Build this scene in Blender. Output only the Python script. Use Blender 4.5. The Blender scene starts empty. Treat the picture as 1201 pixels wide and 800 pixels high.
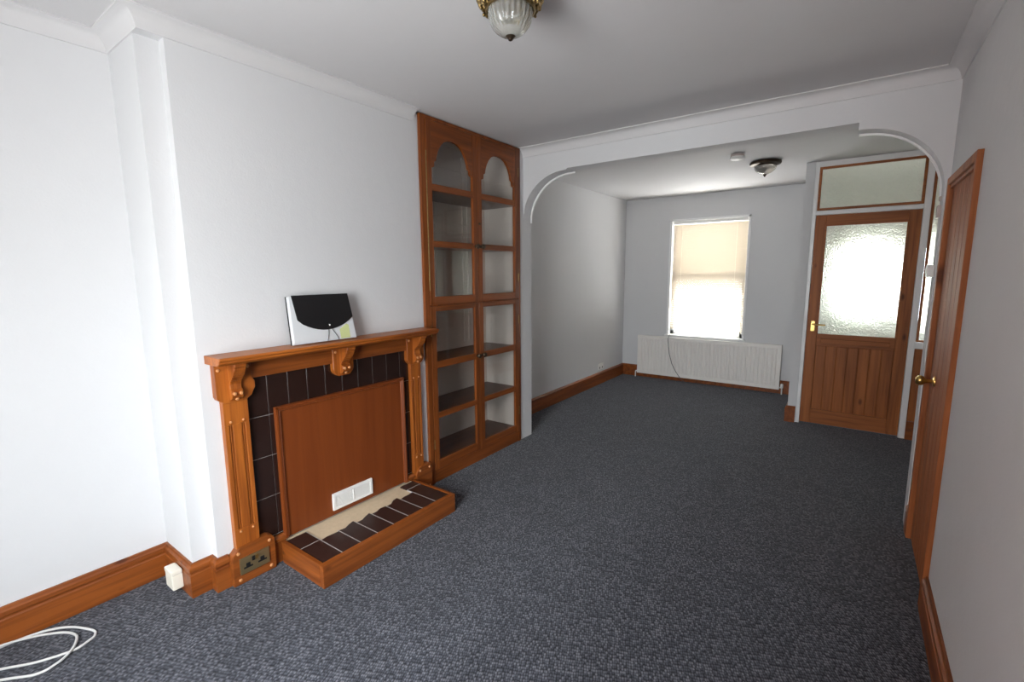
import bpy, bmesh, math, random
from mathutils import Vector, Matrix
random.seed(7)
S = bpy.context.scene
COL = S.collection
PI = math.pi

# ------------------------------------------------------------------ materials
def lin(c):
    return tuple(((v/255)/12.92 if v/255 <= .04045 else ((v/255+.055)/1.055)**2.4) for v in c)

def newmat(name):
    m = bpy.data.materials.new(name); m.use_nodes = True
    nt = m.node_tree
    return m, nt, nt.nodes['Principled BSDF']

def N(nt, typ, **kw):
    n = nt.nodes.new(typ)
    for k, v in kw.items():
        if k in n.inputs: n.inputs[k].default_value = v
        else: setattr(n, k, v)
    return n

def plain(name, col, rough=.5, metal=0., bump=0., bscale=60, vary=0., spec=.5):
    m, nt, b = newmat(name)
    b.inputs['Base Color'].default_value = (*col, 1)
    b.inputs['Roughness'].default_value = rough
    b.inputs['Metallic'].default_value = metal
    b.inputs['Specular IOR Level'].default_value = spec
    tc = N(nt, 'ShaderNodeTexCoord')
    nz = N(nt, 'ShaderNodeTexNoise', Scale=bscale, Detail=4.)
    nt.links.new(tc.outputs['Object'], nz.inputs['Vector'])
    if vary:
        mx = N(nt, 'ShaderNodeMix', data_type='RGBA')
        mx.inputs[6].default_value = (*[c*(1-vary) for c in col], 1)
        mx.inputs[7].default_value = (*[min(1, c*(1+vary)) for c in col], 1)
        nt.links.new(nz.outputs['Fac'], mx.inputs[0])
        nt.links.new(mx.outputs[2], b.inputs['Base Color'])
    if bump:
        bp = N(nt, 'ShaderNodeBump', Strength=bump, Distance=.002)
        nt.links.new(nz.outputs['Fac'], bp.inputs['Height'])
        nt.links.new(bp.outputs['Normal'], b.inputs['Normal'])
    return m

def wood(name, dark, light, axis='Z', rough=.38, knots=True, spec=.4, knot_scale=5.):
    m, nt, b = newmat(name)
    tc = N(nt, 'ShaderNodeTexCoord')
    def mapped(across, along):
        mp = N(nt, 'ShaderNodeMapping')
        sc = [across]*3; sc['XYZ'.index(axis)] = along
        mp.inputs['Scale'].default_value = sc
        nt.links.new(tc.outputs['Object'], mp.inputs['Vector'])
        return mp.outputs['Vector']
    n1 = N(nt, 'ShaderNodeTexNoise', Scale=1., Detail=3., Distortion=.6)
    nt.links.new(mapped(22, 1.1), n1.inputs['Vector'])
    n2 = N(nt, 'ShaderNodeTexNoise', Scale=1., Detail=6.)
    nt.links.new(mapped(130, 4), n2.inputs['Vector'])
    a = N(nt, 'ShaderNodeMath', operation='MULTIPLY'); a.inputs[1].default_value = .7
    nt.links.new(n1.outputs['Fac'], a.inputs[0])
    c = N(nt, 'ShaderNodeMath', operation='MULTIPLY_ADD'); c.inputs[1].default_value = .3
    nt.links.new(n2.outputs['Fac'], c.inputs[0]); nt.links.new(a.outputs[0], c.inputs[2])
    r = N(nt, 'ShaderNodeValToRGB')
    r.color_ramp.elements[0].position = .34; r.color_ramp.elements[0].color = (*dark, 1)
    r.color_ramp.elements[1].position = .62; r.color_ramp.elements[1].color = (*light, 1)
    nt.links.new(c.outputs[0], r.inputs['Fac'])
    out = r.outputs['Color']
    if knots:
        v = N(nt, 'ShaderNodeTexVoronoi', Scale=1.)
        nt.links.new(mapped(knot_scale, knot_scale*.45), v.inputs['Vector'])
        kr = N(nt, 'ShaderNodeValToRGB')
        kr.color_ramp.elements[0].position = .05; kr.color_ramp.elements[0].color = (.22, .15, .12, 1)
        kr.color_ramp.elements[1].position = .13; kr.color_ramp.elements[1].color = (1, 1, 1, 1)
        nt.links.new(v.outputs['Distance'], kr.inputs['Fac'])
        mx = N(nt, 'ShaderNodeMix', data_type='RGBA', blend_type='MULTIPLY'); mx.inputs[0].default_value = .8
        nt.links.new(out, mx.inputs[6]); nt.links.new(kr.outputs['Color'], mx.inputs[7])
        out = mx.outputs[2]
    nt.links.new(out, b.inputs['Base Color'])
    b.inputs['Roughness'].default_value = rough
    b.inputs['Specular IOR Level'].default_value = spec
    bp = N(nt, 'ShaderNodeBump', Strength=.15, Distance=.001)
    nt.links.new(n2.outputs['Fac'], bp.inputs['Height']); nt.links.new(bp.outputs['Normal'], b.inputs['Normal'])
    return m

def wall_mat(name, col, rough=.75, bump=.35):
    m, nt, b = newmat(name)
    tc = N(nt, 'ShaderNodeTexCoord')
    n1 = N(nt, 'ShaderNodeTexNoise', Scale=9., Detail=3.)
    n2 = N(nt, 'ShaderNodeTexNoise', Scale=120., Detail=4.)
    for n in (n1, n2): nt.links.new(tc.outputs['Object'], n.inputs['Vector'])
    mx = N(nt, 'ShaderNodeMix', data_type='RGBA')
    mx.inputs[6].default_value = (*[c*.975 for c in col], 1); mx.inputs[7].default_value = (*col, 1)
    nt.links.new(n1.outputs['Fac'], mx.inputs[0]); nt.links.new(mx.outputs[2], b.inputs['Base Color'])
    ad = N(nt, 'ShaderNodeMath', operation='MULTIPLY_ADD'); ad.inputs[1].default_value = 3.
    nt.links.new(n1.outputs['Fac'], ad.inputs[0]); nt.links.new(n2.outputs['Fac'], ad.inputs[2])
    bp = N(nt, 'ShaderNodeBump', Strength=bump, Distance=.002)
    nt.links.new(ad.outputs[0], bp.inputs['Height']); nt.links.new(bp.outputs['Normal'], b.inputs['Normal'])
    b.inputs['Roughness'].default_value = rough
    b.inputs['Specular IOR Level'].default_value = .3
    return m

def carpet_mat():
    m, nt, b = newmat('carpet')
    tc = N(nt, 'ShaderNodeTexCoord')
    mp = N(nt, 'ShaderNodeMapping'); mp.inputs['Scale'].default_value = (.8, 1.25, 1)
    m0 = N(nt, 'ShaderNodeMapping'); m0.inputs['Rotation'].default_value = (0, 0, math.radians(66))
    nt.links.new(tc.outputs['Object'], m0.inputs['Vector']); nt.links.new(m0.outputs['Vector'], mp.inputs['Vector'])
    v = N(nt, 'ShaderNodeTexVoronoi', Scale=92., Randomness=.5, voronoi_dimensions='2D')
    nt.links.new(mp.outputs['Vector'], v.inputs['Vector'])
    sep = N(nt, 'ShaderNodeSeparateColor'); nt.links.new(v.outputs['Color'], sep.inputs[0])
    r = N(nt, 'ShaderNodeValToRGB'); e = r.color_ramp.elements
    e[0].position = 0; e[0].color = (.040, .044, .058, 1)
    e[1].position = 1; e[1].color = (.155, .158, .182, 1)
    k = e.new(.55); k.color = (.080, .084, .104, 1)
    nt.links.new(sep.outputs[0], r.inputs['Fac'])
    # colour darkens from each loop's centre towards the gaps
    g = N(nt, 'ShaderNodeValToRGB'); g.color_ramp.elements[0].position = .22; g.color_ramp.elements[0].color = (1, 1, 1, 1)
    g.color_ramp.elements[1].position = .62; g.color_ramp.elements[1].color = (.16, .16, .18, 1)
    nt.links.new(v.outputs['Distance'], g.inputs['Fac'])
    mx = N(nt, 'ShaderNodeMix', data_type='RGBA', blend_type='MULTIPLY'); mx.inputs[0].default_value = 1.
    nt.links.new(r.outputs['Color'], mx.inputs[6]); nt.links.new(g.outputs['Color'], mx.inputs[7])
    n = N(nt, 'ShaderNodeTexNoise', Scale=5., Detail=5.); nt.links.new(tc.outputs['Object'], n.inputs['Vector'])
    wr = N(nt, 'ShaderNodeValToRGB'); wr.color_ramp.elements[0].position = .3; wr.color_ramp.elements[0].color = (.86, .86, .86, 1)
    wr.color_ramp.elements[1].position = .7; wr.color_ramp.elements[1].color = (1.1, 1.1, 1.1, 1)
    nt.links.new(n.outputs['Fac'], wr.inputs['Fac'])
    m2 = N(nt, 'ShaderNodeMix', data_type='RGBA', blend_type='MULTIPLY'); m2.inputs[0].default_value = 1.
    nt.links.new(mx.outputs[2], m2.inputs[6]); nt.links.new(wr.outputs['Color'], m2.inputs[7])
    nt.links.new(m2.outputs[2], b.inputs['Base Color'])
    inv = N(nt, 'ShaderNodeMath', operation='SUBTRACT'); inv.inputs[0].default_value = 1.
    nt.links.new(v.outputs['Distance'], inv.inputs[1])
    bp = N(nt, 'ShaderNodeBump', Strength=.5, Distance=.004)
    nt.links.new(inv.outputs[0], bp.inputs['Height']); nt.links.new(bp.outputs['Normal'], b.inputs['Normal'])
    b.inputs['Roughness'].default_value = .95; b.inputs['Specular IOR Level'].default_value = .15
    b.inputs['Sheen Weight'].default_value = .15
    return m

def pane_mat():
    m, nt, b = newmat('clear_glass'); nt.nodes.remove(b)
    out = nt.nodes['Material Output']
    tr = N(nt, 'ShaderNodeBsdfTransparent', Color=(.965, .96, .95, 1))
    gl = N(nt, 'ShaderNodeBsdfGlossy', Roughness=.02)
    lw = N(nt, 'ShaderNodeLayerWeight', Blend=.5)
    p = N(nt, 'ShaderNodeMath', operation='POWER'); p.inputs[1].default_value = 4.
    nt.links.new(lw.outputs['Facing'], p.inputs[0])
    ma = N(nt, 'ShaderNodeMath', operation='MULTIPLY_ADD'); ma.inputs[1].default_value = .8; ma.inputs[2].default_value = .045
    nt.links.new(p.outputs[0], ma.inputs[0])
    mx = N(nt, 'ShaderNodeMixShader')
    nt.links.new(ma.outputs[0], mx.inputs[0]); nt.links.new(tr.outputs[0], mx.inputs[1]); nt.links.new(gl.outputs[0], mx.inputs[2])
    nt.links.new(mx.outputs[0], out.inputs['Surface'])
    return m

def obscure_mat():
    m, nt, b = newmat('obscure_glass')
    b.inputs['Base Color'].default_value = (.94, .97, .84, 1)
    b.inputs['Transmission Weight'].default_value = .82
    b.inputs['Roughness'].default_value = .32
    b.inputs['IOR'].default_value = 1.35
    tc = N(nt, 'ShaderNodeTexCoord')
    n = N(nt, 'ShaderNodeTexNoise', Scale=70., Detail=2., Distortion=1.4)
    v = N(nt, 'ShaderNodeTexVoronoi', Scale=85., feature='SMOOTH_F1')
    for x in (n, v): nt.links.new(tc.outputs['Object'], x.inputs['Vector'])
    ad = N(nt, 'ShaderNodeMath', operation='ADD'); nt.links.new(n.outputs['Fac'], ad.inputs[0]); nt.links.new(v.outputs['Distance'], ad.inputs[1])
    bp = N(nt, 'ShaderNodeBump', Strength=.8, Distance=.005)
    nt.links.new(ad.outputs[0], bp.inputs['Height']); nt.links.new(bp.outputs['Normal'], b.inputs['Normal'])
    return m

def translucent_mat(name, col, f=.5, rough=.5):
    m, nt, b = newmat(name)
    b.inputs['Base Color'].default_value = (*col, 1); b.inputs['Roughness'].default_value = rough
    t = N(nt, 'ShaderNodeBsdfTranslucent', Color=(*col, 1))
    mx = N(nt, 'ShaderNodeMixShader'); mx.inputs[0].default_value = f
    out = nt.nodes['Material Output']
    nt.links.new(b.outputs[0], mx.inputs[1]); nt.links.new(t.outputs[0], mx.inputs[2]); nt.links.new(mx.outputs[0], out.inputs['Surface'])
    return m

M = {}
M['wall'] = wall_mat('wall_paint', (.64, .64, .65))
M['rear'] = wall_mat('rear_wall_absorber', (.16, .14, .12))  # unseen wall, made dark to cut the light bounced back into the room
M['ceil'] = wall_mat('ceiling_paint', (.625, .615, .62), bump=.2)
M['gloss'] = plain('white_gloss_paint', (.80, .80, .80), .35)
M['carpet'] = carpet_mat()
PD, PL = (0.1840, 0.0418, 0.0058), (0.4000, 0.1140, 0.0158)
for ax in 'XYZ': M['pine'+ax] = wood('varnished_pine_'+ax, PD, PL, ax, knots=False)
for ax in 'XYZ': M['skirt'+ax] = wood('knotty_pine_'+ax, (0.1240, 0.0289, 0.0050), (0.2760, 0.0745, 0.0130), ax, knot_scale=9.)
M['doorZ'] = wood('door_pine_Z', (0.1972, 0.0573, 0.0136), (0.3712, 0.1190, 0.0293), 'Z', knot_scale=7, rough=.5, spec=.3)
M['doorX'] = wood('door_pine_X', (0.1972, 0.0573, 0.0136), (0.3712, 0.1190, 0.0293), 'X', knots=False, rough=.5, spec=.3)
M['plankZ'] = wood('plank_pine_Z', (0.2272, 0.0659, 0.0194), (0.3947, 0.1272, 0.0388), 'Z', knot_scale=4, rough=.55, spec=.3)
M['cabZ'] = wood('cabinet_pine_Z', (0.1120, 0.0266, 0.0043), (0.2400, 0.0631, 0.0108), 'Z', knots=False, spec=.35)
M['cabY'] = wood('cabinet_pine_Y', (0.1120, 0.0266, 0.0043), (0.2400, 0.0631, 0.0108), 'Y', knots=False, spec=.35)
M['shelf'] = wood('shelf_wood', (0.0800, 0.0266, 0.0101), (0.1360, 0.0471, 0.0173), 'Y', knots=False)
M['board'] = wood('fireboard_ply', (0.1520, 0.0319, 0.0058), (0.1880, 0.0426, 0.0079), 'Z', knots=False, rough=.42, spec=.35)
M['tile'] = plain('brown_glazed_tile', (.020, .009, .007), .22, vary=.3, bscale=25, bump=.1)
M['hearthtile'] = plain('hearth_tile', (.026, .012, .010), .38, vary=.35, bscale=25, bump=.25)
M['grout'] = plain('grout', (.42, .40, .38), .9, bump=.3)
M['screed'] = plain('cream_screed', (.55, .43, .29), .9, bump=.5, bscale=45, vary=.12)
M['brass'] = plain('brass', (.62, .42, .14), .28, 1., vary=.2, bscale=40)
M['oldbrass'] = plain('aged_brass', (.30, .21, .09), .38, 1., vary=.45, bscale=60)
M['darkbrass'] = plain('dark_bronze', (.06, .04, .025), .4, .8)
M['plate'] = plain('brass_plate', (.40, .31, .16), .35, .85)
M['black'] = plain('black_plastic', (.008, .008, .009), .35)
M['socketblack'] = plain('black_insert', (.006, .006, .006), .5)
M['plastic'] = plain('white_plastic', (.80, .79, .77), .4)
M['cream'] = plain('cream_plastic', (.78, .74, .64), .45)
M['beige'] = plain('pink_beige_plastic', (.50, .42, .40), .5)
M['radiator'] = plain('radiator_enamel', (.80, .77, .73), .4)
M['cable'] = plain('white_cable_sheath', (.62, .61, .60), .5)
M['darkcable'] = plain('grey_cable_sheath', (.07, .07, .075), .5)
M['interior'] = wall_mat('cabinet_lining', (.74, .69, .645), bump=.1)
M['pane'] = pane_mat()
M['plug'] = plain('pale_wood_plug', (.56, .25, .10), .3)
M['obscure'] = obscure_mat()
M['file'] = translucent_mat('clouded_plastic', (.78, .80, .82), .25, .3)
M['yellow'] = plain('yellow_paper', (.55, .60, .28), .7)
M['slat'] = translucent_mat('blind_slat', (.50, .445, .37), .06, .5)
M['bowl'] = None

def bowl_mat():
    m, nt, b = newmat('pressed_glass')
    b.inputs['Base Color'].default_value = (.86, .86, .82, 1); b.inputs['Roughness'].default_value = .12
    b.inputs['Transmission Weight'].default_value = .86; b.inputs['IOR'].default_value = 1.4
    return m
M['bowl'] = bowl_mat()

# ------------------------------------------------------------------ geometry helpers
class MB:
    def __init__(s): s.b = bmesh.new()
    def box(s, a, c):
        x0, x1 = sorted((a[0], c[0])); y0, y1 = sorted((a[1], c[1])); z0, z1 = sorted((a[2], c[2]))
        v = [s.b.verts.new(p) for p in ((x0,y0,z0),(x1,y0,z0),(x1,y1,z0),(x0,y1,z0),(x0,y0,z1),(x1,y0,z1),(x1,y1,z1),(x0,y1,z1))]
        for f in ((3,2,1,0),(4,5,6,7),(0,1,5,4),(1,2,6,5),(2,3,7,6),(3,0,4,7)): s.b.faces.new([v[i] for i in f])
        return s
    def prism(s, poly, axis, lo, hi):
        def P(q, t):
            return {'x': (t, q[0], q[1]), 'y': (q[0], t, q[1]), 'z': (q[0], q[1], t)}[axis]
        A = [s.b.verts.new(P(q, lo)) for q in poly]; B = [s.b.verts.new(P(q, hi)) for q in poly]
        s.b.faces.new(A[::-1]); s.b.faces.new(B)
        n = len(poly)
        for i in range(n): s.b.faces.new((A[i], A[(i+1) % n], B[(i+1) % n], B[i]))
        return s
    def lathe(s, prof, c, n=32, axis='z', rmod=None):
        rings = []
        for (r, h) in prof:
            ring = []
            for i in range(n):
                t = 2*PI*i/n; rr = r*(rmod(t, h) if rmod else 1)
                a, b_ = rr*math.cos(t), rr*math.sin(t)
                p = {'z': (a, b_, h), 'x': (h, a, b_), 'y': (a, h, b_)}[axis]
                ring.append(s.b.verts.new((c[0]+p[0], c[1]+p[1], c[2]+p[2])))
            rings.append(ring)
        for A, B in zip(rings, rings[1:]):
            for i in range(n): s.b.faces.new((A[i], A[(i+1) % n], B[(i+1) % n], B[i]))
        if prof[0][0] > 1e-6: s.b.faces.new(rings[0][::-1])
        if prof[-1][0] > 1e-6: s.b.faces.new(rings[-1])
        return s
    def ball(s, c, r, seg=12, sc=(1, 1, 1)):
        m = Matrix.Translation(c) @ Matrix.Diagonal((*[r*k for k in sc], 1))
        bmesh.ops.create_uvsphere(s.b, u_segments=seg, v_segments=max(6, seg//2+2), radius=1, matrix=m); return s
    def tube(s, pts, r, n=8, closed=False):
        pts = [Vector(p) for p in pts]; L = len(pts); rings = []; up = None
        for i, p in enumerate(pts):
            a = pts[(i-1) % L] if (closed or i > 0) else p
            b = pts[(i+1) % L] if (closed or i < L-1) else p
            t = (b-a).normalized()
            if up is None: up = Vector((0, 0, 1)) if abs(t.z) < .9 else Vector((1, 0, 0))
            u = t.cross(up)
            if u.length < 1e-4: u = t.cross(Vector((1, 0, 0)))
            u.normalize(); w = u.cross(t).normalized(); up = w
            rings.append([s.b.verts.new(p + r*(math.cos(2*PI*k/n)*u + math.sin(2*PI*k/n)*w)) for k in range(n)])
        for i in range(L if closed else L-1):
            A, B = rings[i], rings[(i+1) % L]
            for k in range(n): s.b.faces.new((A[k], A[(k+1) % n], B[(k+1) % n], B[k]))
        if not closed: s.b.faces.new(rings[0][::-1]); s.b.faces.new(rings[-1])
        return s
    def torus(s, c, R, r, u, w, n=24, k=8):
        c = Vector(c); u = Vector(u); w = Vector(w)
        return s.tube([c + R*(math.cos(2*PI*i/n)*u + math.sin(2*PI*i/n)*w) for i in range(n)], r, k, True)
    def sweep(s, path, prof):
        """profile (distance out from the wall, height) swept along a plan path; the room is to the right of travel; mitred corners"""
        n = len(path); P = [Vector(p) for p in path]
        def nrm(a, b):
            t = (b-a).normalized(); return Vector((t.y, -t.x))
        rows = []
        for i in range(n):
            if i == 0: m = nrm(P[0], P[1])
            elif i == n-1: m = nrm(P[-2], P[-1])
            else:
                a, b = nrm(P[i-1], P[i]), nrm(P[i], P[i+1]); m = (a+b); m = m/ (m.dot(a))
            rows.append([s.b.verts.new((P[i].x+m.x*d, P[i].y+m.y*d, z)) for d, z in prof])
        k = len(prof)
        for A, B in zip(rows, rows[1:]):
            for j in range(k): s.b.faces.new((A[j], A[(j+1) % k], B[(j+1) % k], B[j]))
        s.b.faces.new(rows[0][::-1]); s.b.faces.new(rows[-1])
        return s
    def obj(s, name, mat, parent=None, bevel=0, smooth=False, seg=2):
        bmesh.ops.recalc_face_normals(s.b, faces=s.b.faces)
        if bevel:
            es = [e for e in s.b.edges if len(e.link_faces) == 2 and e.calc_face_angle(0) > .5]
            bmesh.ops.bevel(s.b, geom=es, offset=bevel, segments=seg, profile=.6, affect='EDGES', clamp_overlap=True)
        root = parent
        off = Vector((0, 0, 0))
        while root is not None: off += root.location; root = root.parent
        if parent is None:
            xs = [v.co for v in s.b.verts]
            lo = [min(c[i] for c in xs) for i in range(3)]; hi = [max(c[i] for c in xs) for i in range(3)]
            off = Vector(((lo[0]+hi[0])/2, (lo[1]+hi[1])/2, lo[2])) if not name.startswith(('wall', 'ceil', 'floor', 'trim', 'base')) else Vector((0, 0, 0))
        bmesh.ops.translate(s.b, verts=s.b.verts, vec=-off)
        me = bpy.data.meshes.new(name); s.b.to_mesh(me); s.b.free()
        if smooth is not False:
            for p in me.polygons: p.use_smooth = True
            if smooth is True: me.set_sharp_from_angle(angle=math.radians(38))
        me.materials.append(mat)
        o = bpy.data.objects.new(name, me); COL.objects.link(o)
        if parent: o.parent = parent
        else: o.location = off
        return o

def tag(o, label, cat, group=None):
    o['label'] = label; o['category'] = cat
    if group: o['group'] = group
    return o
def thing(name, label, cat, loc, group=None):
    o = bpy.data.objects.new(name, None); COL.objects.link(o); o.location = loc; o.empty_display_size = .05
    return tag(o, label, cat, group)
def struct(o, label=None, cat=None):
    o['kind'] = 'structure'
    if label: o['label'] = label
    if cat: o['category'] = cat
    return o
def dup(root, loc, label=None):
    r = root.copy(); COL.objects.link(r); r.location = loc
    if label: r['label'] = label
    for ch in list(root.children):
        c = ch.copy(); COL.objects.link(c); c.parent = r
        for g in ch.children:
            d = g.copy(); COL.objects.link(d); d.parent = c
    return r

# ------------------------------------------------------------------ dimensions (metres)
H, HF = 2.485, 2.456            # ceilings: near room, far room
W = 2.68                        # right wall
XA, XF = -.36, -.346            # alcove wall, far room left wall
YB, YA0, YA1, YW, YD = -.72, 3.36, 3.48, 6.43, 5.275
XR = 3.15                       # hall side wall
WIN = (.82, 1.95, .55, 2.08)   # rear window: x0 x1 z0 z1

# ------------------------------------------------------------------ room shell
struct(MB().box((-.6, YB-.12, -.1), (XR+.1, YW+.14, 0)).obj('floor', M['carpet']), 'dark blue grey flecked loop carpet over both rooms', 'carpet')
c = MB().box((-.6, YB-.12, H), (XR+.1, YA1, H+.12)); c.box((-.6, YA1, HF), (XR+.1, YW+.14, H+.12))
struct(c.obj('ceiling', M['ceil']))
w = MB().box((XA-.14, YB-.12, 0), (XA, YA1, H)); w.box((XF-.14, YA1, 0), (XF, YW+.12, HF))
struct(w.obj('wall_left', M['wall']))
r = .055
w = MB().prism([(XA, .75), (-r, .75), (-r, .835), (0, .835), (0, 2.19), (XA, 2.19)], 'z', 0, 2.42)
w.prism([(XA, .75), (0, .75), (0, 2.19), (XA, 2.19)], 'z', 2.42, H)
struct(w.obj('wall_chimney', M['wall']))
# arch between the rooms
XP = 2.664
poly = [(-.3, H), (XR, H), (XR, 0), (XP, 0), (XP-.004, 1.885)]
cx_, cz_, ra, rb = 2.285, 1.885, XP-.004-2.285, .362
for i in range(1, 17):
    t = PI/2*i/16; poly.append((cx_+ra*math.cos(t), cz_+rb*math.sin(t)))
RARC = poly[4:]
poly += [(2.272, 2.247), (2.272, 2.286), (.43, 2.286), (.415, 2.274)]
LARC = []
for i in range(17):
    t = PI/2*(1-i/16); LARC.append((.40-.388*math.cos(t), 1.925+.349*math.sin(t)))
poly += LARC + [(-.3, 1.925)]
w = MB().prism(poly, 'y', YA0, YA1); w.box((XA, 3.30, 0), (.012, YA1, 1.93)); w.box((XA, 3.30, 1.93), (.012, YA0, H))
struct(w.obj('wall_arch', M['wall']))
def lip(arc, d):
    a = []
    for i, (x, z) in enumerate(arc):
        p = arc[max(0, i-1)]; q = arc[min(len(arc)-1, i+1)]
        tx, tz = q[0]-p[0], q[1]-p[1]; l = math.hypot(tx, tz); a.append((x+d*tz/l, z-d*tx/l))
    return a
pl_ = [(.012, 1.90)] + LARC[::-1] + [(.44, 2.276)] if LARC[0][0] > .2 else [(.012, 1.90)] + LARC + [(.44, 2.276)]
pl_ = sorted(pl_, key=lambda p: p[0])
inn = lip(pl_, .012)
struct(MB().prism(pl_+inn[::-1], 'y', YA1-.012, YA1+.004).obj('trim_1', M['gloss']))
pr_ = [(XP-.003, 1.87)] + RARC + [(2.275, 2.247)]
inn = lip(pr_, -.009)
struct(MB().prism(pr_+inn[::-1], 'y', YA1-.02, YA1+.004).obj('trim_2', M['gloss']))
# right wall with the opening for the plank door
DY0, DY1, DZ = 2.562, 3.286, 1.93
w = MB().box((W, YB-.12, 0), (W+.14, DY0, H)); w.box((W, DY1, 0), (W+.14, YA0, H)); w.box((W, DY0, DZ), (W+.14, DY1, H)); w.box((W+.11, DY0, 0), (W+.14, DY1, DZ))  # last box: slab added behind the door leaf to stop light leaking in
struct(w.obj('wall_right', M['wall']))
struct(MB().box((XR, YA1, 0), (XR+.12, YW+.12, HF)).obj('wall_hall', M['wall']))
# rear wall with window opening (behind the camera)
x0, x1, z0, z1 = WIN
w = MB().box((XA, YB-.12, 0), (x0, YB, H)); w.box((x1, YB-.12, 0), (W, YB, H)); w.box((x0, YB-.12, 0), (x1, YB, z0)); w.box((x0, YB-.12, z1), (x1, YB, H))
struct(w.obj('wall_rear', M['rear']))
struct(MB().box((-.2, YB-5.5, -.1), (.40, YB-.13, 4.6)).obj('wall_light_block', plain('light_block_brick', (.16, .09, .065), .9, bump=.4, vary=.3, bscale=30)))  # unseen, added outside to block daylight heading for the right wall
w2 = struct(bpy.data.objects.new('window_2', None)); COL.objects.link(w2)
f = MB()
for a, b in (((x0, z0), (x0+.05, z1)), ((x1-.05, z0), (x1, z1)), ((x0, z0), (x1, z0+.05)), ((x0, z1-.05), (x1, z1)), (((x0+x1)/2-.03, z0), ((x0+x1)/2+.03, z1))):
    f.box((a[0], YB-.09, a[1]), (b[0], YB-.04, b[1]))
f.obj('window_frame', M['gloss'], w2)
# front wall: window and porch door opening
FX0, FX1, FZ0, FZ1 = .292, 1.236, .625, 2.142
PX0, PX1, PZ0, PZ1 = 2.24, 2.58, 1.05, 1.70
SX0, SX1, SZ0, SZ1 = 2.88, 3.02, .95, 1.70
w = MB()
for a, b in (((XF, 0), (FX0, HF)), ((FX0, 0), (FX1, FZ0)), ((FX0, FZ1), (FX1, HF)), ((FX1, 0), (PX0, HF)), ((PX0, 0), (PX1, PZ0)), ((PX0, PZ1), (PX1, HF)), ((PX1, 0), (SX0, HF)), ((SX0, 0), (SX1, SZ0)), ((SX0, SZ1), (SX1, HF)), ((SX1, 0), (XR, HF))):
    w.box((a[0], YW, a[1]), (b[0], YW+.14, b[1]))
struct(w.obj('wall_front', M['wall']))
# stub and porch partition beside the glazed door
XC = 1.878
w = MB().box((XC, YD-.025, 0), (1.952, YD+.04, HF)); w.box((XC, YD+.04, 0), (XC+.07, YW, HF))
struct(w.obj('wall_porch', M['wall']))

# coving
cp = [(0, H), (0, H-.066), (.006, H-.066)]
for i in range(9):
    t = PI/2*i/8; cp.append((.062-.056*math.cos(t), H-.062+.056*math.sin(t) - 0.0))
cp = [(0, H), (0, H-.066), (.007, H-.066), (.009, H-.05), (.016, H-.033), (.027, H-.019), (.043, H-.010), (.060, H-.007), (.066, H-.006), (.066, H)]
struct(MB().sweep([(XA, YB), (XA, .75), (0, .75), (0, 2.160)], cp).obj('trim_3', M['ceil'], smooth=True))
struct(MB().sweep([(.012, YA0), (W, YA0), (W, YB)], cp).obj('trim_4', M['ceil'], smooth=True))

# skirting boards
bp_ = [(0, 0), (.021, 0), (.021, .108), (.017, .113), (.017, .120), (.022, .127), (.021, .143), (.013, .151), (.010, .160), (0, .160)]
struct(MB().sweep([(XA, YB), (XA, .75), (-r, .75), (-r, .835), (0, .835), (0, .877)], bp_).obj('baseboard_left', M['skirtY']))
struct(MB().sweep([(W, DY0), (W, YB)], bp_).obj('baseboard_right', M['skirtY']))
struct(MB().sweep([(W, YA0), (W, DY1)], bp_).obj('baseboard_pier', M['skirtY']))
fb = [(0, 0), (.02, 0), (.02, .140), (.012, .152), (.008, .160), (0, .160)]
struct(MB().sweep([(XF, YA1), (XF, YW), (XC, YW), (XC, YD-.025), (1.945, YD-.025)], fb).obj('baseboard_far', M['skirtY']))

# ------------------------------------------------------------------ window_1 with blind
w1 = struct(bpy.data.objects.new('window_1', None), 'white painted sash window behind a slatted blind, over the radiator', 'window'); COL.objects.link(w1); w1.location = (.76, YW, FZ0)
f = MB()
for a, b in (((FX0-.016, FZ0), (FX0+.012, FZ1+.014)), ((FX1-.012, FZ0), (FX1+.014, FZ1+.014)), ((FX0-.016, FZ1-.01), (FX1+.014, FZ1+.014))):
    f.box((a[0], YW-.012, a[1]), (b[0], YW+.13, b[1]))
f.obj('window_frame', M['gloss'], w1, bevel=.002)
MB().box((FX0-.03, YW-.035, FZ0-.022), (FX1+.03, YW+.13, FZ0+.004)).obj('window_sill', M['gloss'], w1, bevel=.004)
def sash(z0, z1, y):
    s_ = MB()
    for a, b in (((FX0+.012, z0), (FX0+.06, z1)), ((FX1-.06, z0), (FX1-.012, z1)), ((FX0+.012, z0), (FX1-.012, z0+.06)), ((FX0+.012, z1-.045), (FX1-.012, z1))):
        s_.box((a[0], y, a[1]), (b[0], y+.035, b[1]))
    o = s_.obj('sash', M['gloss'], w1, bevel=.003)
    MB().box((FX0+.05, y+.015, z0+.05), (FX1-.05, y+.019, z1-.04)).obj('pane', M['pane'], o)
sash(FZ0+.004, 1.43, YW+.075); sash(1.39, FZ1-.01, YW+.108)
bl = thing('venetian_blind', 'cream slatted blind lowered over the bright front window', 'blind', (.76, YW+.035, FZ1-.02))
BX0, BX1 = FX0+.020, FX1-.020
MB().box((BX0, YW+.02, FZ1-.05), (BX1, YW+.05, FZ1-.012)).obj('headrail', M['plastic'], bl, bevel=.002)
s_ = MB(); z = FZ1-.065; tilt = math.radians(47)
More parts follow.
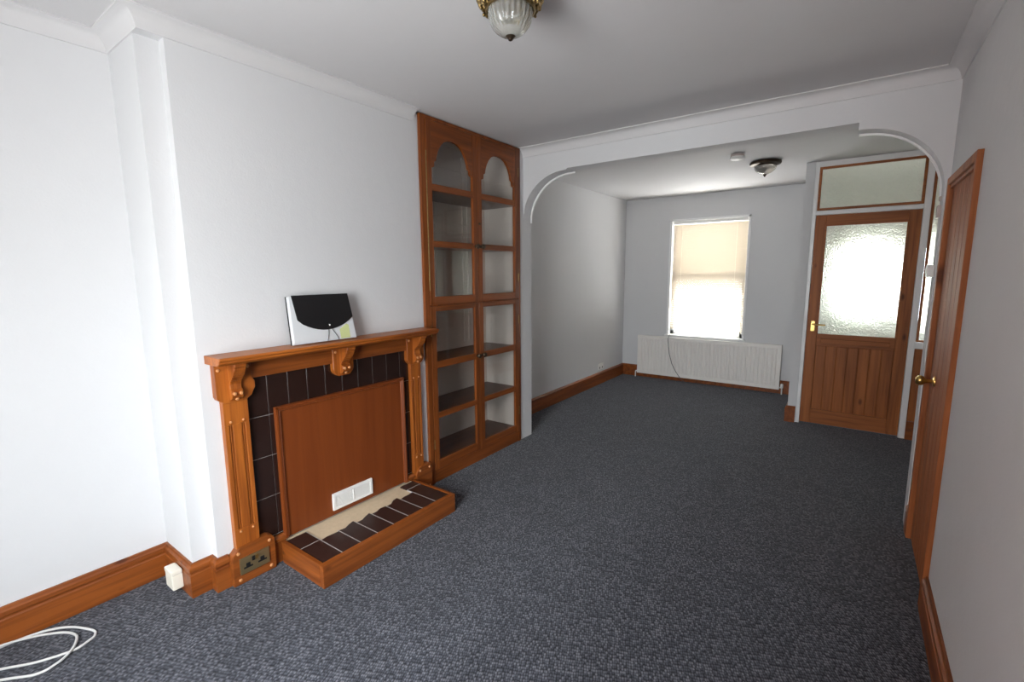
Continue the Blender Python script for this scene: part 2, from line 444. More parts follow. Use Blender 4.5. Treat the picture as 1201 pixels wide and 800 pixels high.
while z > .715:
    tilt = math.radians(57 if z > 1.30 else 57-16*min(1, (1.30-z)/.35))
    cy = YW+.035; dy, dz = .0125*math.cos(tilt), .0125*math.sin(tilt)
    nx, nz = -math.sin(tilt)*.0022, math.cos(tilt)*.0022
    t_ = .0004
    s_.prism([(cy-dy, z+dz), (cy, z+.0022), (cy+dy, z-dz), (cy+dy, z-dz-t_), (cy, z+.0022-t_), (cy-dy, z+dz-t_)], 'x', BX0, BX1)
    z -= .0212
s_.obj('slat_stack', M['slat'], bl)
MB().box((BX0, YW+.024, .695), (BX1, YW+.046, .709)).obj('bottom_rail', M['cream'], bl, bevel=.002)
for x in (BX0+.12, BX1-.12):
    MB().tube([(x, YW+.0205, FZ1-.05), (x, YW+.0205, .70)], .0009, 5).obj('ladder_cord', M['cream'], bl)
MB().tube([(BX0+.035, YW+.014, FZ1-.05), (BX0+.035, YW+.012, 1.35)], .003, 8).obj('tilt_wand', M['beige'], bl)

# ------------------------------------------------------------------ radiator
rd = thing('radiator', 'long white ribbed panel radiator under the front window', 'radiator', (.79, YW-.07, 0))
RX0, RX1, RZ0, RZ1, RY = -.092, 1.682, .062, .600, 6.335
pp = []; nf = 36
xs0, xs1 = RX0+.035, RX1-.035
pp.append((RX0, RY+.012)); pp.append((xs0-.005, RY+.012))
for i in range(nf):
    a = xs0+(xs1-xs0)*i/nf; d = (xs1-xs0)/nf
    pp += [(a+d*.12, RY), (a+d*.62, RY), (a+d*.74, RY+.011), (a+d*.99, RY+.011)]
pp += [(RX1, RY+.012), (RX1, RY+.055), (RX0, RY+.055)]
b = MB().prism(pp, 'z', RZ0+.045, RZ1-.045)
b.box((RX0, RY+.004, RZ0), (RX1, RY+.055, RZ0+.045)); b.box((RX0, RY+.004, RZ1-.045), (RX1, RY+.055, RZ1))
b.obj('radiator_panel', M['radiator'], rd, bevel=.003)
MB().tube([(RX0-.001, RY+.03, RZ0+.022), (RX0-.022, RY+.03, RZ0+.022), (RX0-.026, RY+.03, RZ0+.005), (RX0-.026, RY+.03, -.002)], .008).obj('pipe', M['plastic'], rd, smooth=True)
v = MB().tube([(RX1, RY+.03, RZ0+.022), (RX1+.025, RY+.03, RZ0+.022), (RX1+.028, RY+.03, RZ0), (RX1+.028, RY+.03, -.002)], .008).obj('pipe', M['plastic'], rd, smooth=True)
MB().lathe([(.013, -.01), (.016, .0), (.016, .035), (.011, .045)], (RX1+.026, RY+.03, RZ0+.025), 16).obj('valve', M['plastic'], rd, smooth=True)
for x in (.25, 1.3):
    MB().box((x, RY+.05, .12), (x+.04, YW-.001, .5)).obj('wall_bracket', M['radiator'], rd)
tag(MB().tube([(.338, YW-.036, FZ0+.006), (.338, YW-.052, FZ0-.002), (.338, RY-.012, .585), (.345, RY-.012, .50), (.362, RY-.012, .38), (.40, RY-.012, .25), (.45, RY-.012, .155), (.50, RY-.012, .085), (.53, RY+.0, .045), (.56, RY+.03, .012)], .004, 8).obj('aerial_cable', M['darkcable'], smooth=True),
    'thin dark cable trailing down over the white radiator from the sill', 'cable')

# ------------------------------------------------------------------ glazed screen: door_1, transom, sidelight
def frame4(mb, x0, x1, z0, z1, t, y0, y1):
    mb.box((x0, y0, z0), (x0+t, y1, z1)); mb.box((x1-t, y0, z0), (x1, y1, z1))
    mb.box((x0+t, y0, z0), (x1-t, y1, z0+t)); mb.box((x0+t, y0, z1-t), (x1-t, y1, z1))
    return mb
Y0, Y1 = YD-.012, YD+.045
f = MB()
f.box((1.952, Y0-.006, 0), (1.982, Y1, HF)); f.box((2.737, Y0-.006, 0), (2.783, Y1, HF))
f.box((1.982, Y0, 1.983), (2.737, Y1, 2.020)); f.box((1.982, Y0, 2.408), (2.737, Y1, HF)); f.box((2.783, Y0, 2.36), (XR, Y1, HF)); f.box((2.783, Y0, .805), (XR, Y1, .862))
struct(f.obj('trim_5', M['gloss'], bevel=.003))
d1 = struct(bpy.data.objects.new('door_1', None), 'pine door with a large obscured glass pane over a boarded lower half', 'door'); COL.objects.link(d1); d1.location = (2.36, YD, 0)
DX0, DX1 = 1.984, 2.735
for a, b in ((DX0, 2.068), (2.650, DX1)): MB().box((a, YD, .012), (b, YD+.04, 1.980)).obj('stile', M['doorZ'], d1, bevel=.003)
for a, b in ((1.884, 1.980), (.770, .882), (.012, .150)): MB().box((2.068, YD, a), (2.650, YD+.04, b)).obj('rail', M['doorX'], d1, bevel=.003)
MB().box((2.10, YD-.010, .800), (2.618, YD, .842)).obj('rail_moulding', M['doorX'], d1, bevel=.005)
b = MB(); n = 7; bw = (2.650-2.068)/n
for i in range(n):
    b.box((2.068+i*bw+.0015, YD+.012, .150), (2.068+(i+1)*bw-.0015, YD+.030, .770))
b.box((2.068, YD+.022, .150), (2.650, YD+.030, .770))
b.obj('boarded_panel', M['doorZ'], d1, bevel=.003, seg=1)
MB().box((2.068, YD+.016, .880), (2.650, YD+.022, 1.886)).obj('pane', M['obscure'], d1)
g = frame4(MB(), 2.062, 2.656, .874, 1.892, .012, YD-.004, YD+.004).obj('glazing_bead', M['doorX'], d1, bevel=.002)
hp = MB().box((2.012, YD-.007, .905), (2.048, YD, 1.005)).obj('handle_plate', M['brass'], d1, bevel=.004)
MB().tube([(2.030, YD-.005, .975), (2.030, YD-.045, .975), (2.045, YD-.05, .975), (2.13, YD-.048, .972)], .007, 10).obj('lever', M['brass'], hp, smooth=True)
tr = struct(bpy.data.objects.new('window_3', None), 'wide obscured glass panel with a pine bead above the glazed door', 'window'); COL.objects.link(tr); tr.location = (2.36, YD, 2.02)
frame4(MB(), 1.986, 2.736, 2.022, 2.406, .020, Y0-.010, Y0+.02).obj('window_frame', M['doorX'], tr, bevel=.003)
MB().box((2.004, Y0+.010, 2.040), (2.718, Y0+.016, 2.388)).obj('pane', M['obscure'], tr)
sl = struct(bpy.data.objects.new('window_4', None), 'narrow obscured glass side panel with a pine bead beside the glazed door', 'window'); COL.objects.link(sl); sl.location = (2.95, YD, .86)
frame4(MB(), 2.785, 3.12, .864, 2.355, .018, Y0-.010, Y0+.02).obj('window_frame', M['doorZ'], sl, bevel=.003)
MB().box((2.80, Y0+.010, .88), (3.105, Y0+.016, 2.34)).obj('pane', M['obscure'], sl)
pd = MB()
for i in range(4): pd.box((2.785+i*.0905+.0015, Y0+.006, .160), (2.785+(i+1)*.0905-.0015, Y0+.03, .804))
pd.box((2.785, Y0+.014, .160), (XR, Y0+.03, .804))
struct(pd.obj('wall_dado', M['doorZ'], bevel=.003, seg=1))
struct(MB().sweep([(2.783, Y0), (XR, Y0)], fb).obj('baseboard_screen', M['skirtX']))
# porch front door glazing behind (gives the glow in the obscured pane)
d4 = struct(bpy.data.objects.new('window_5', None), 'bright porch glazing behind the obscured door pane', 'window'); COL.objects.link(d4); d4.location = (2.47, YW+.07, PZ0)
frame4(MB(), PX0, PX1, PZ0, PZ1, .02, YW+.05, YW+.10).obj('window_frame', M['gloss'], d4)

# ------------------------------------------------------------------ plank door in the right wall
d2 = struct(bpy.data.objects.new('door_2', None), 'closed pine plank door with brass knob in the grey side wall', 'door'); COL.objects.link(d2); d2.location = (W, 2.93, 0)
f = MB()
f.box((W-.020, DY0, 0), (W+.10, DY0+.036, DZ)); f.box((W-.020, DY1-.036, 0), (W+.10, DY1, DZ)); f.box((W-.020, DY0+.036, DZ-.036), (W+.10, DY1-.036, DZ))
f.obj('door_frame', M['plankZ'], d2, bevel=.004)
f = MB(); f.box((W-.010, DY0+.036, DZ-.052), (W+.01, DY1-.036, DZ-.036)); f.obj('stop_bead', M['plankZ'], d2, bevel=.003)
b = MB(); n = 6; y0_ = DY0+.038; bw = (DY1-.038-y0_)/n
for i in range(n): b.box((W+.002, y0_+i*bw+.0012, .008), (W+.035, y0_+(i+1)*bw-.0012, DZ-.038))
b.box((W+.010, y0_, .008), (W+.035, DY1-.038, DZ-.038))
b.obj('door_leaf', M['plankZ'], d2, bevel=.003, seg=1)
k = MB().lathe([(.0, -.072), (.014, -.071), (.023, -.063), (.026, -.052), (.022, -.041), (.012, -.034), (.009, -.028), (.009, -.008), (.016, -.006), (.026, -.003), (.027, .002)], (W, 3.085, .925), 24, 'x')
k.obj('door_knob', M['brass'], d2, smooth=True)
MB().box((W-.021, DY1-.036, .28), (W-.0185, DY1-.022, .36)).obj('hinge', M['oldbrass'], d2)

# ------------------------------------------------------------------ fireplace surround
fp = thing('fireplace_surround', 'orange pine mantelpiece with corbels and fluted legs around dark tiles', 'fireplace', (0, 1.52, 0))
sh = MB().prism([(0, 1.120), (.150, 1.120), (.154, 1.114), (.154, 1.108), (.146, 1.102), (.146, 1.094), (.134, 1.086), (.128, 1.082), (0, 1.082)], 'y', .862, 2.182)
# return moulding at the near end
sh.obj('mantel_shelf', M['pineY'], fp, bevel=.002, seg=1)
MB().box((0, .888, .988), (.028, 2.150, 1.082)).obj('frieze_board', M['skirtY'], fp, bevel=.002)
def dot(mb, c, r_=.008): mb.lathe([(r_, -.004), (r_, .001), (r_*.7, .005), (0, .0065)], c, 12, 'x')
def plug(c, r_, parent):
    d = MB(); dot(d, c, r_); d.obj('wood_plug', M['plug'], parent, smooth=True)
def corbel(y, hw, zb, wide_r=0.):
    """backing plate with chamfered foot, stepped scroll bracket and wooden plugs"""
    yl, yr = y-hw, y+hw
    pb = [(yl, 1.082), (yl, zb+.034), (yl+.006, zb+.020), (yl+.024, zb+.008), (yl+.030, zb), (yr-.030, zb), (yr-.024, zb+.008), (yr-.006, zb+.020), (yr, zb+.034), (yr+wide_r, zb+.055), (yr+wide_r, zb+.085), (yr, zb+.105), (yr, 1.082)] if wide_r else \
         [(yl, 1.082), (yl, zb+.034), (yl+.006, zb+.020), (yl+.024, zb+.004), (yl+.034, zb), (yr-.034, zb), (yr-.024, zb+.004), (yr-.006, zb+.020), (yr, zb+.034), (yr, 1.082)]
    plate = MB().prism(pb, 'x', 0, .038).obj('corbel_plate', M['pineZ'], fp, bevel=.002, seg=1)
    prof = [(.036, 1.082), (.118, 1.082), (.118, 1.066)]
    cv = [(.112, 1.060), (.108, 1.046), (.101, 1.034), (.092, 1.022), (.081, 1.011), (.070, 1.001), (.060, .992), (.055, .982)]
    for i, (a, b_) in enumerate(cv):
        prof += [(a, b_+.004), (a-.0035, b_-.002)]
    z0 = zb+.012
    prof += [(.055, z0+.052), (.066, z0+.044), (.070, z0+.030), (.064, z0+.014), (.052, z0+.004), (.036, z0)]
    scroll = MB().prism(prof, 'y', y-.025, y+.025).obj('corbel_scroll', M['pineZ'], fp, bevel=.0012, seg=1)
    for c in ((.038, y-hw+.016, 1.050), (.038, y+hw-.016, 1.050)): plug(c, .008, plate)
    for c in ((.070, y-.014, z0+.033), (.070, y+.014, z0+.033), (.055, y, z0+.006)): plug(c, .008, scroll)
corbel(.962, .080, .892, .012)
corbel(1.540, .064, .914)
corbel(2.078, .072, .892)
def leg(y0, y1):
    l = MB(); w_ = y1-y0; zt, zb = .90, .10
    e = w_*.17; g = w_*.15
    l.prism([(0, y0), (.033, y0), (.033, y0+e), (.023, y0+e), (.023, y0+e+g), (.033, y0+e+g), (.033, y1-e-g), (.023, y1-e-g), (.023, y1-e), (.033, y1-e), (.033, y1), (0, y1)], 'z', .272, .785)
    l.box((0, y0, .785), (.033, y1, zt)); l.box((0, y0, zb), (.033, y1, .272))
    o = l.obj('leg', M['pineZ'], fp, bevel=.0015, seg=1)
    for yy in (y0+e+g/2, y1-e-g/2):
        MB().tube([(.025, yy, .274), (.025, yy, .783)], .0040, 8).obj('fluting', M['pineZ'], o, smooth=True)
    for yy in (y0+e+g/2, y1-e-g/2):
        plug((.033, yy, .800), .006, o); plug((.033, yy, .258), .006, o)
leg(.906, 1.016); leg(2.034, 2.120)
def plinth(y0, y1, zt):
    p = MB().prism([(y0, 0), (y0, zt-.045), (y0+.008, zt-.030), (y0+.028, zt-.010), (y0+.040, zt), (y1-.030, zt+.004), (y1-.012, zt-.004), (y1, zt-.022), (y1+.002, zt-.050), (y1, 0)], 'x', 0, .046)
    o = p.obj('plinth_block', M['skirtY'], fp, bevel=.004)
    for yy in (y0+.030, y1-.026):
        for zz in (.024, zt-.026): plug((.046, yy, zz), .0085, o)
    return o
plinth(.876, 1.080, .185); plinth(2.042, 2.184, .185)
# tiles
MB().box((0, 1.010, .1), (.0055, 2.042, .990)).obj('grout_bed', M['grout'], fp)
t = MB()
P0, P1, PT = 1.148, 1.968, .812
ys = [1.0175+i*.1052 for i in range(0, 11)]; zs = [.152, .363, .575, .785, .995]
for i in range(len(ys)-1):
    for j in range(4):
        a, b_, c_, d_ = ys[i]+.0011, ys[i+1]-.0011, zs[j]+.0011, zs[j+1]-.0011
        if i == 0: a = 1.012
        d_ = min(d_, .99)
        if a > P0-.01 and b_ < P1+.02:
            c_ = max(c_, PT)
            if d_ <= c_+.005: continue
        t.box((.003, a, c_), (.0082, b_, d_))
t.box((.003, 1.012, .13), (.0082, 1.150, .1505)); t.box((.003, 1.968, .13), (.0082, 2.040, .1505))
t.obj('tile_surround', M['tile'], fp, bevel=.0012, seg=1)
for a, b_ in ((1.081, 1.150), (1.968, 2.041)):
    MB().prism([(0, 0), (.022, 0), (.022, .112), (.034, .120), (.034, .134), (.022, .146), (0, .146)], 'y', a, b_).obj('base_strip', M['skirtY'], fp)
# double socket in the plinth
sk = thing('double_socket', 'brass double socket with black inserts on the mantel plinth block', 'socket', (.047, .972, .09))
MB().box((.0462, .906, .050), (.0535, 1.046, .132)).obj('face_plate', M['plate'], sk, bevel=.002)
for yy in (.943, 1.010):
    q = MB()
    q.prism([(yy-.021, .074), (yy+.021, .074), (yy+.021, .083), (yy+.010, .083), (yy+.010, .100), (yy-.010, .100), (yy-.010, .083), (yy-.021, .083)], 'x', .052, .0545)
    q.obj('socket_insert', M['socketblack'], sk, bevel=.001, seg=1)
for yy in (.968, .985):
    MB().box((.0525, yy-.0065, .100), (.0575, yy+.0065, .122)).obj('rocker_switch', M['socketblack'] if yy < .97 else M['brass'], sk, bevel=.0015)

# ------------------------------------------------------------------ fireboard
fbd = thing('fireboard', 'reddish brown board with moulded edge closing off the fire opening', 'panel', (.02, 1.558, .118))
MB().box((.0095, P0-.004, .118), (.024, P1+.004, .818)).obj('board', M['board'], fbd, bevel=.001)
e = MB()
def edge(a, b_, horizontal):
    pass
fr = [(.018, 0), (.036, 0.003), (.036, .012), (.030, .017), (.033, .022), (.024, .027), (.018, .027)]
def strip_v(y, sgn):
    e.prism([(x, y+sgn*d) for x, d in fr], 'z', .120, .820)
strip_v(P0-.006, 1); strip_v(P1+.006, -1)
e.prism([(x, .820-d) for x, d in fr], 'y', P0-.006, P1+.006)
e.obj('edge_moulding', M['board'], fbd)
vt = frame4(MB(), 0, .268, 0, .098, .016, 0, .012)
def rot(mb, o):   # turn a frame built in x,z so that it lies in y,z, facing +x
    for v in mb.b.verts: v.co = Vector((o[0]+v.co.y, o[1]+v.co.x, o[2]+v.co.z))
    return mb
vg = rot(vt, (.024, 1.424, .148)).obj('vent_grille', M['plastic'], fbd, bevel=.002)
lv = MB()
lv.box((.0245, 1.440, .164), (.026, 1.676, .230))
for i in range(9):
    z_ = .167+i*.0072
    for a, b_ in ((1.441, 1.555), (1.561, 1.675)):
        lv.prism([(.026, z_), (.034, z_+.001), (.034, z_+.003), (.026, z_+.0045)], 'y', a, b_)
lv.box((.026, 1.555, .164), (.0355, 1.561, .230))
lv.obj('louvre', M['plastic'], vg)

# ------------------------------------------------------------------ hearth
he = thing('hearth', 'low pine edged hearth box topped with broken dark tiles', 'hearth', (.2, 1.57, 0))
HX, HY0, HY1, HZ = .404, 1.118, 2.024, .116
MB().box((HX-.030, HY0, 0), (HX, HY1, HZ)).obj('front_board', M['skirtY'], he, bevel=.002)
MB().box((.037, HY0, 0), (HX-.0305, HY0+.019, HZ)).obj('end_board', M['skirtX'], he, bevel=.002)
MB().box((.037, HY1-.019, 0), (HX-.0305, HY1, HZ)).obj('end_board', M['skirtX'], he, bevel=.002)
MB().box((.010, HY0+.0195, 0), (HX-.0305, HY1-.0195, .1045)).obj('screed', M['screed'], he)
ts = MB(); rnd = random.Random(3)
ys = [HY0+.021+i*.1075 for i in range(9)]; ys[-1] = HY1-.021
rag = [[(.178)]*4, [.184, .182, .185, .183], [.180, .186, .165, .158], [.185, .188, .170, .160], [.178, .176, .165, .170], [.176, .178, .150, .145], [.178, .172, .168, .165], [.118, .120, .119, .118]]
for i in range(8):
    a, b_ = ys[i]+.0022, ys[i+1]-.0022
    k_ = rag[i]
    back = [(k_[j]+rnd.uniform(-.003, .003)*(1 if 0 < i < 7 else 0), a+(b_-a)*j/3) for j in range(4)]
    ts.prism([(HX-.034, b_), (HX-.034, a)] + back, 'z', .1040, .1120)
ts.prism([(.046, ys[0]+.0013), (.1740, ys[0]+.0013), (.1740, ys[1]-.0022), (.046, ys[1]-.0022)], 'z', .1040, .1120)
ts.prism([(.046, ys[7]+.0022), (.1140, ys[7]+.0022), (.1140, ys[8]-.0013), (.046, ys[8]-.0013)], 'z', .1040, .1120)
ts.obj('hearth_tile', M['hearthtile'], he, bevel=.0008, seg=1)
gb = MB()
for i in range(1, 8): gb.box((.172 if i < 7 else .118, ys[i]-.0022, .1044), (HX-.0345, ys[i]+.0022, .1116))
gb.box((.1735, ys[0], .1044), (.1785, ys[1], .1116)); gb.box((.1138, ys[7], .1044), (.1178, ys[8], .1116)); gb.box((.046, ys[1]-.0022, .1044), (.172, ys[1]+.0010, .1116)); gb.box((HX-.0345, ys[0], .1044), (HX-.0305, ys[8], .1116))
gb.obj('grout_bed', M['grout'], he)

# ------------------------------------------------------------------ document folder on the mantel
fo = thing('document_folder', 'clouded plastic document folder with black flap leaning on the mantel shelf', 'folder', (.07, 1.42, 1.1205))
a = math.radians(8)
def tilt_pt(d, y, h):      # d = distance in front of the back cover, h = height along it
    return (.058 - h*math.sin(a) + d*math.cos(a), y, 1.1215 + h*math.cos(a) + d*math.sin(a))
def slab(mb, poly, d0, d1):   # poly in (y, h)
    A = [mb.b.verts.new(tilt_pt(d0, y, h)) for y, h in poly]; B = [mb.b.verts.new(tilt_pt(d1, y, h)) for y, h in poly]
    mb.b.faces.new(A[::-1]); mb.b.faces.new(B); n = len(poly)
    for i in range(n): mb.b.faces.new((A[i], A[(i+1) % n], B[(i+1) % n], B[i]))
    return mb
y0, y1, hh = 1.238, 1.600, .243
slab(MB(), [(y0, 0), (y1, 0), (y1-.022, hh), (y0+.004, hh)], .003, .030).obj('folder_body', M['file'], fo, bevel=.002)
slab(MB(), [(y0-.004, 0), (y1+.002, 0), (y1-.020, hh+.002), (y0, hh+.002)], .0, .0026).obj('back_cover', M['black'], fo)
fl = [(y0+.014, hh+.004), (y1-.024, hh+.004), (y1-.010, .118)]
for i in range(1, 12):
    t_ = i/12; yy = (y1-.010)+(y0+.030-(y1-.010))*t_; fl.append((yy, .118-.058*math.sin(PI*t_)**.8 - .0*t_))
fl += [(y0+.030, .122)]
slab(MB(), fl, .031, .0335).obj('flap', M['black'], fo, bevel=.0006, seg=1)
c_ = MB()
for pts in ([(1.435, .066), (1.432, .040), (1.424, .010), (1.420, .001)], [(1.452, .066), (1.464, .045), (1.480, .022), (1.486, .002)]):
    c_.tube([tilt_pt(.0325, y, h) for y, h in pts], .0013, 6)
c_.obj('elastic_cord', M['black'], fo)
MB().ball(tilt_pt(.034, 1.442, .084), .0038, 10).obj('button', M['plastic'], fo)
slab(MB(), [(1.502, .004), (1.560, .004), (1.558, .075), (1.545, .082), (1.500, .055)], .0302, .0306).obj('paper_label', M['yellow'], fo)

# ------------------------------------------------------------------ glazed cabinet
ca = thing('display_cabinet', 'tall pine cabinet with arched glass doors built in beside the fireplace', 'cabinet', (-.15, 2.745, 0))
CY0, CY1, CZ = 2.194, 3.298, 2.478
b = MB(); b.box((XA+.004, CY0+.002, .085), (0, CY0+.018, CZ-.01)); b.box((XA+.004, CY1-.018, .085), (0, CY1-.002, CZ-.01)); b.box((XA+.004, CY0+.018, CZ-.026), (0, CY1-.018, CZ-.01)); b.box((XA+.004, CY0+.018, .085), (XA+.014, CY1-.018, CZ-.026))
b.obj('carcass', M['interior'], ca)
m_ = MB()
for y in (2.30, 2.62, 2.66, 2.98, 3.04):
    m_.box((XA+.014, y, .9), (XA+.024, y+.014, 2.40))
for z in (1.02, 1.80, 1.86, 2.28): m_.box((XA+.014, 2.22, z), (XA+.022, 3.27, z+.014))
m_.obj('back_moulding', M['interior'], ca, bevel=.003)
for z in (.118, .480, .845, 1.245, 1.668, 2.030):
    MB().box((XA+.016, CY0+.019, z-.010), (-.006, CY1-.019, z+.010)).obj('shelf', M['shelf'], ca, bevel=.002)
f = MB(); f.box((0, CY0, 0), (.022, 2.236, CZ)); f.box((0, 3.266, 0), (.022, CY1, CZ)); f.box((0, 2.236, CZ-.022), (.022, 3.266, CZ)); f.box((0, 2.236, 1.248), (.012, 3.266, 1.266))
f.obj('face_frame', M['cabZ'], ca, bevel=.002)
MB().box((-.02, 2.236, 0), (.016, 3.266, .092)).obj('plinth_board', M['cabY'], ca, bevel=.002)
D0, D1 = .004, .026
def cab_door(y0, y1, upper, hinge_y, knob_y):
    z0, z1 = (1.264, 2.454) if upper else (.096, 1.254)
    py0, py1 = y0+.046, y1-.050
    if upper: rails = [(1.264, 1.318), (1.650, 1.692), (2.016, 2.060)]
    else: rails = [(.096, .158), (.466, .508), (.824, .872), (1.218, 1.254)]
    door = MB().box((D0, y0, z0), (D1, py0, z1)).obj('door', M['cabZ'], ca, bevel=.0025)
    MB().box((D0, py1, z0), (D1, y1, z1)).obj('stile', M['cabZ'], door, bevel=.0025)
    for a, b_ in rails: MB().box((D0+.001, py0, a), (D1-.001, py1, b_)).obj('rail', M['cabY'], door, bevel=.002, seg=1)
    if upper:
        hw = (py1-py0)/2; c = (py0+py1)/2
        off = [(0, 2.160), (.022, 2.166), (.027, 2.178), (.028, 2.200), (.046, 2.210), (.052, 2.238), (.068, 2.276), (.092, 2.312), (.122, 2.339), (.158, 2.355), (hw, 2.360)]
        left = [(py0+q, z) for q, z in off]; right = [(py1-q, z) for q, z in off][::-1][1:]
        MB().prism([(py0, 2.454)] + left + right + [(py1, 2.454)], 'x', D0+.001, D1-.001).obj('arched_rail', M['cabY'], door, bevel=.002, seg=1)
    MB().box((D0+.004, py0-.004, z0+.03), (D0+.007, py1+.004, z1-.03)).obj('pane', M['pane'], door)
    kz = 1.671 if upper else .850
    MB().lathe([(.012, 0), (.008, .004), (.008, .012), (.016, .018), (.019, .026), (.014, .034), (0, .036)], (D1, knob_y, kz), 16, 'x').obj('knob', M['darkbrass'], door, smooth=True)
    for za, zb in (((1.36, 2.26),) if upper and y0 < 2.5 else ((1.40, 1.47), (2.25, 2.32)) if upper else ((.25, .32), (1.05, 1.12))):
        MB().tube([(D1-.001, hinge_y, za), (D1-.001, hinge_y, zb)], .0035, 8).obj('hinge', M['oldbrass'], door, smooth=True)
for up in (True, False):
    cab_door(2.238, 2.744, up, 2.237, 2.712)
    cab_door(2.748, 3.264, up, 3.265, 2.776)
    if up:
        MB().box((D1, 2.752, 1.83), (D1+.006, 2.768, 1.845)).obj('latch', M['darkbrass'], ca)

# ------------------------------------------------------------------ ceiling lamps
def lamp(c, zc, label):
    t = thing('ceiling_lamp', label, 'lamp', (c[0], c[1], zc), 'flush glass bowl ceiling lamps')
    x, y = c
    MB().lathe([(.070, 0), (.073, -.014), (.055, -.026), (.062, -.050), (.088, -.074), (.090, -.088), (.080, -.096)], (x, y, zc), 40).obj('ceiling_plate', M['oldbrass'], t, smooth=True)
    o = MB()
    o.torus((x, y, zc-.080), .103, .008, (1, 0, 0), (0, 1, 0), 40); o.torus((x, y, zc-.112), .083, .006, (1, 0, 0), (0, 1, 0), 40)
    n = 14
    for i in range(n):
        t_ = 2*PI*i/n; e_ = Vector((math.cos(t_), math.sin(t_), 0)); tg = Vector((-math.sin(t_), math.cos(t_), 0)); u = (Vector((0, 0, 1))*.8 + e_*.5).normalized()
        p = Vector((x, y, zc-.088)) + e_*.106
        o.torus(p, .017, .0055, tg, u, 14, 6); o.torus(p+Vector((0, 0, -.018))-e_*.010+tg*.012, .009, .004, tg, u, 10, 6)
        o.ball(p+Vector((0, 0, .014))+tg*.024, .008, 8); o.ball(p-Vector((0, 0, .020))+tg*.024-e_*.008, .006, 8); o.ball(p, .008, 8)
    for i in range(n):
        t_ = 2*PI*(i+.5)/n; e_ = Vector((math.cos(t_), math.sin(t_), 0))
        o.tube([Vector((x, y, zc-.070))+e_*.080, Vector((x, y, zc-.082))+e_*.104, Vector((x, y, zc-.112))+e_*.085], .004, 6)
    o.obj('scrolled_gallery', M['oldbrass'], t, smooth=True)
    pr = [(.076, -.090), (.077, -.105), (.0758, -.124), (.072, -.146), (.064, -.165), (.051, -.181), (.034, -.192), (.016, -.197), (.0, -.198)]
    pr = pr + [(.012, -.194), (.032, -.189), (.049, -.178), (.061, -.163), (.069, -.145), (.0728, -.124), (.074, -.105), (.073, -.090)]
    MB().lathe(pr, (x, y, zc), 144, 'z', lambda a_, h: 1+.030*math.cos(24*a_)*min(1, max(0, (h+.200)/.05))).obj('glass_bowl', M['bowl'], t, smooth='all')
    MB().lathe([(.013, -.193), (.018, -.197), (.013, -.202), (.009, -.205), (.008, -.209), (.0, -.213)], (x, y, zc), 20).obj('finial', M['darkbrass'], t, smooth=True)
    return t
L1 = lamp((1.285, 1.432), H, 'brass scroll ceiling lamp with fluted glass bowl in the fireplace room')
x, y, zc = 1.585, 4.93, HF
t = thing('ceiling_lamp', 'ceiling lamp beyond the arch with wide dark rim over a pale pointed bowl', 'lamp', (x, y, zc), 'flush glass bowl ceiling lamps')
MB().lathe([(.112, 0), (.126, -.006), (.130, -.016), (.124, -.030), (.108, -.036), (.094, -.040), (.086, -.046)], (x, y, zc), 48).obj('rim', M['darkbrass'], t, smooth=True)
pr = [(.088, -.042), (.090, -.056), (.083, -.071), (.070, -.086), (.052, -.100), (.032, -.110), (.014, -.115), (0, -.116)]
MB().lathe(pr, (x, y, zc), 72, 'z', lambda a_, h: 1+.02*math.cos(18*a_)*min(1, max(0, (h+.117)/.05))).obj('glass_bowl', M['bowl'], t, smooth='all')
MB().lathe([(.012, -.112), (.016, -.117), (.012, -.124), (.008, -.128), (.008, -.133), (0, -.138)], (x, y, zc), 20).obj('finial', M['darkbrass'], t, smooth=True)

sm = thing('smoke_detector', 'small round white smoke detector on the ceiling beyond the arch', 'smoke detector', (1.432, 4.50, HF))
MB().lathe([(.052, 0), (.055, -.004), (.055, -.014), (.050, -.018)], (1.432, 4.5, HF), 32).obj('base', M['beige'], sm, smooth=True)
MB().lathe([(.050, -.018), (.058, -.022), (.058, -.034), (.050, -.042), (.020, -.047), (0, -.048)], (1.432, 4.5, HF), 32).obj('cover', M['plastic'], sm, smooth=True)

# ------------------------------------------------------------------ small fittings
so = thing('wall_socket', 'white double socket low on the far white wall', 'socket', (XF, 5.69, .19))
MB().box((XF, 5.615, .190), (XF+.009, 5.762, .274)).obj('face_plate', M['plastic'], so, bevel=.002)
for yy in (5.650, 5.727): MB().box((XF+.0085, yy-.012, .205), (XF+.0095, yy+.012, .228)).obj('pin_slot', M['socketblack'], so)
for yy in (5.672, 5.705): MB().box((XF+.0085, yy-.006, .240), (XF+.012, yy+.006, .260)).obj('rocker_switch', M['plastic'], so, bevel=.001)

jb = thing('junction_box', 'small cream box fixed to the skirting by the chimney corner', 'box', (-.163, .706, .025))
MB().box((-.205, .684, .026), (-.121, .7285, .098)).obj('box_body', M['cream'], jb, bevel=.005)
MB().prism([(-.207, .682), (-.119, .682), (-.119, .728), (-.207, .728)], 'z', .098, .120).obj('lid', M['cream'], jb, bevel=.006)

th = thing('thermostat', 'small white box fixed to the side of the arch, level with the door glass', 'thermostat', (XP, 3.43, 1.44))
MB().box((2.632, 3.395, 1.437), (2.6625, 3.465, 1.503)).obj('case', M['plastic'], th, bevel=.004)
MB().box((2.630, 3.4, 1.455), (2.6322, 3.46, 1.487)).obj('cover', M['cream'], th, bevel=.001)
se = thing('alarm_sensor', 'tiny pinkish box high on the arch side above the thermostat', 'sensor', (XP, 3.43, 1.75))
MB().box((2.646, 3.40, 1.752), (2.6615, 3.455, 1.815)).obj('case', M['beige'], se, bevel=.003)
MB().box((2.650, 3.415, 1.840), (2.6615, 3.445, 1.862)).obj('magnet', M['beige'], se, bevel=.002)

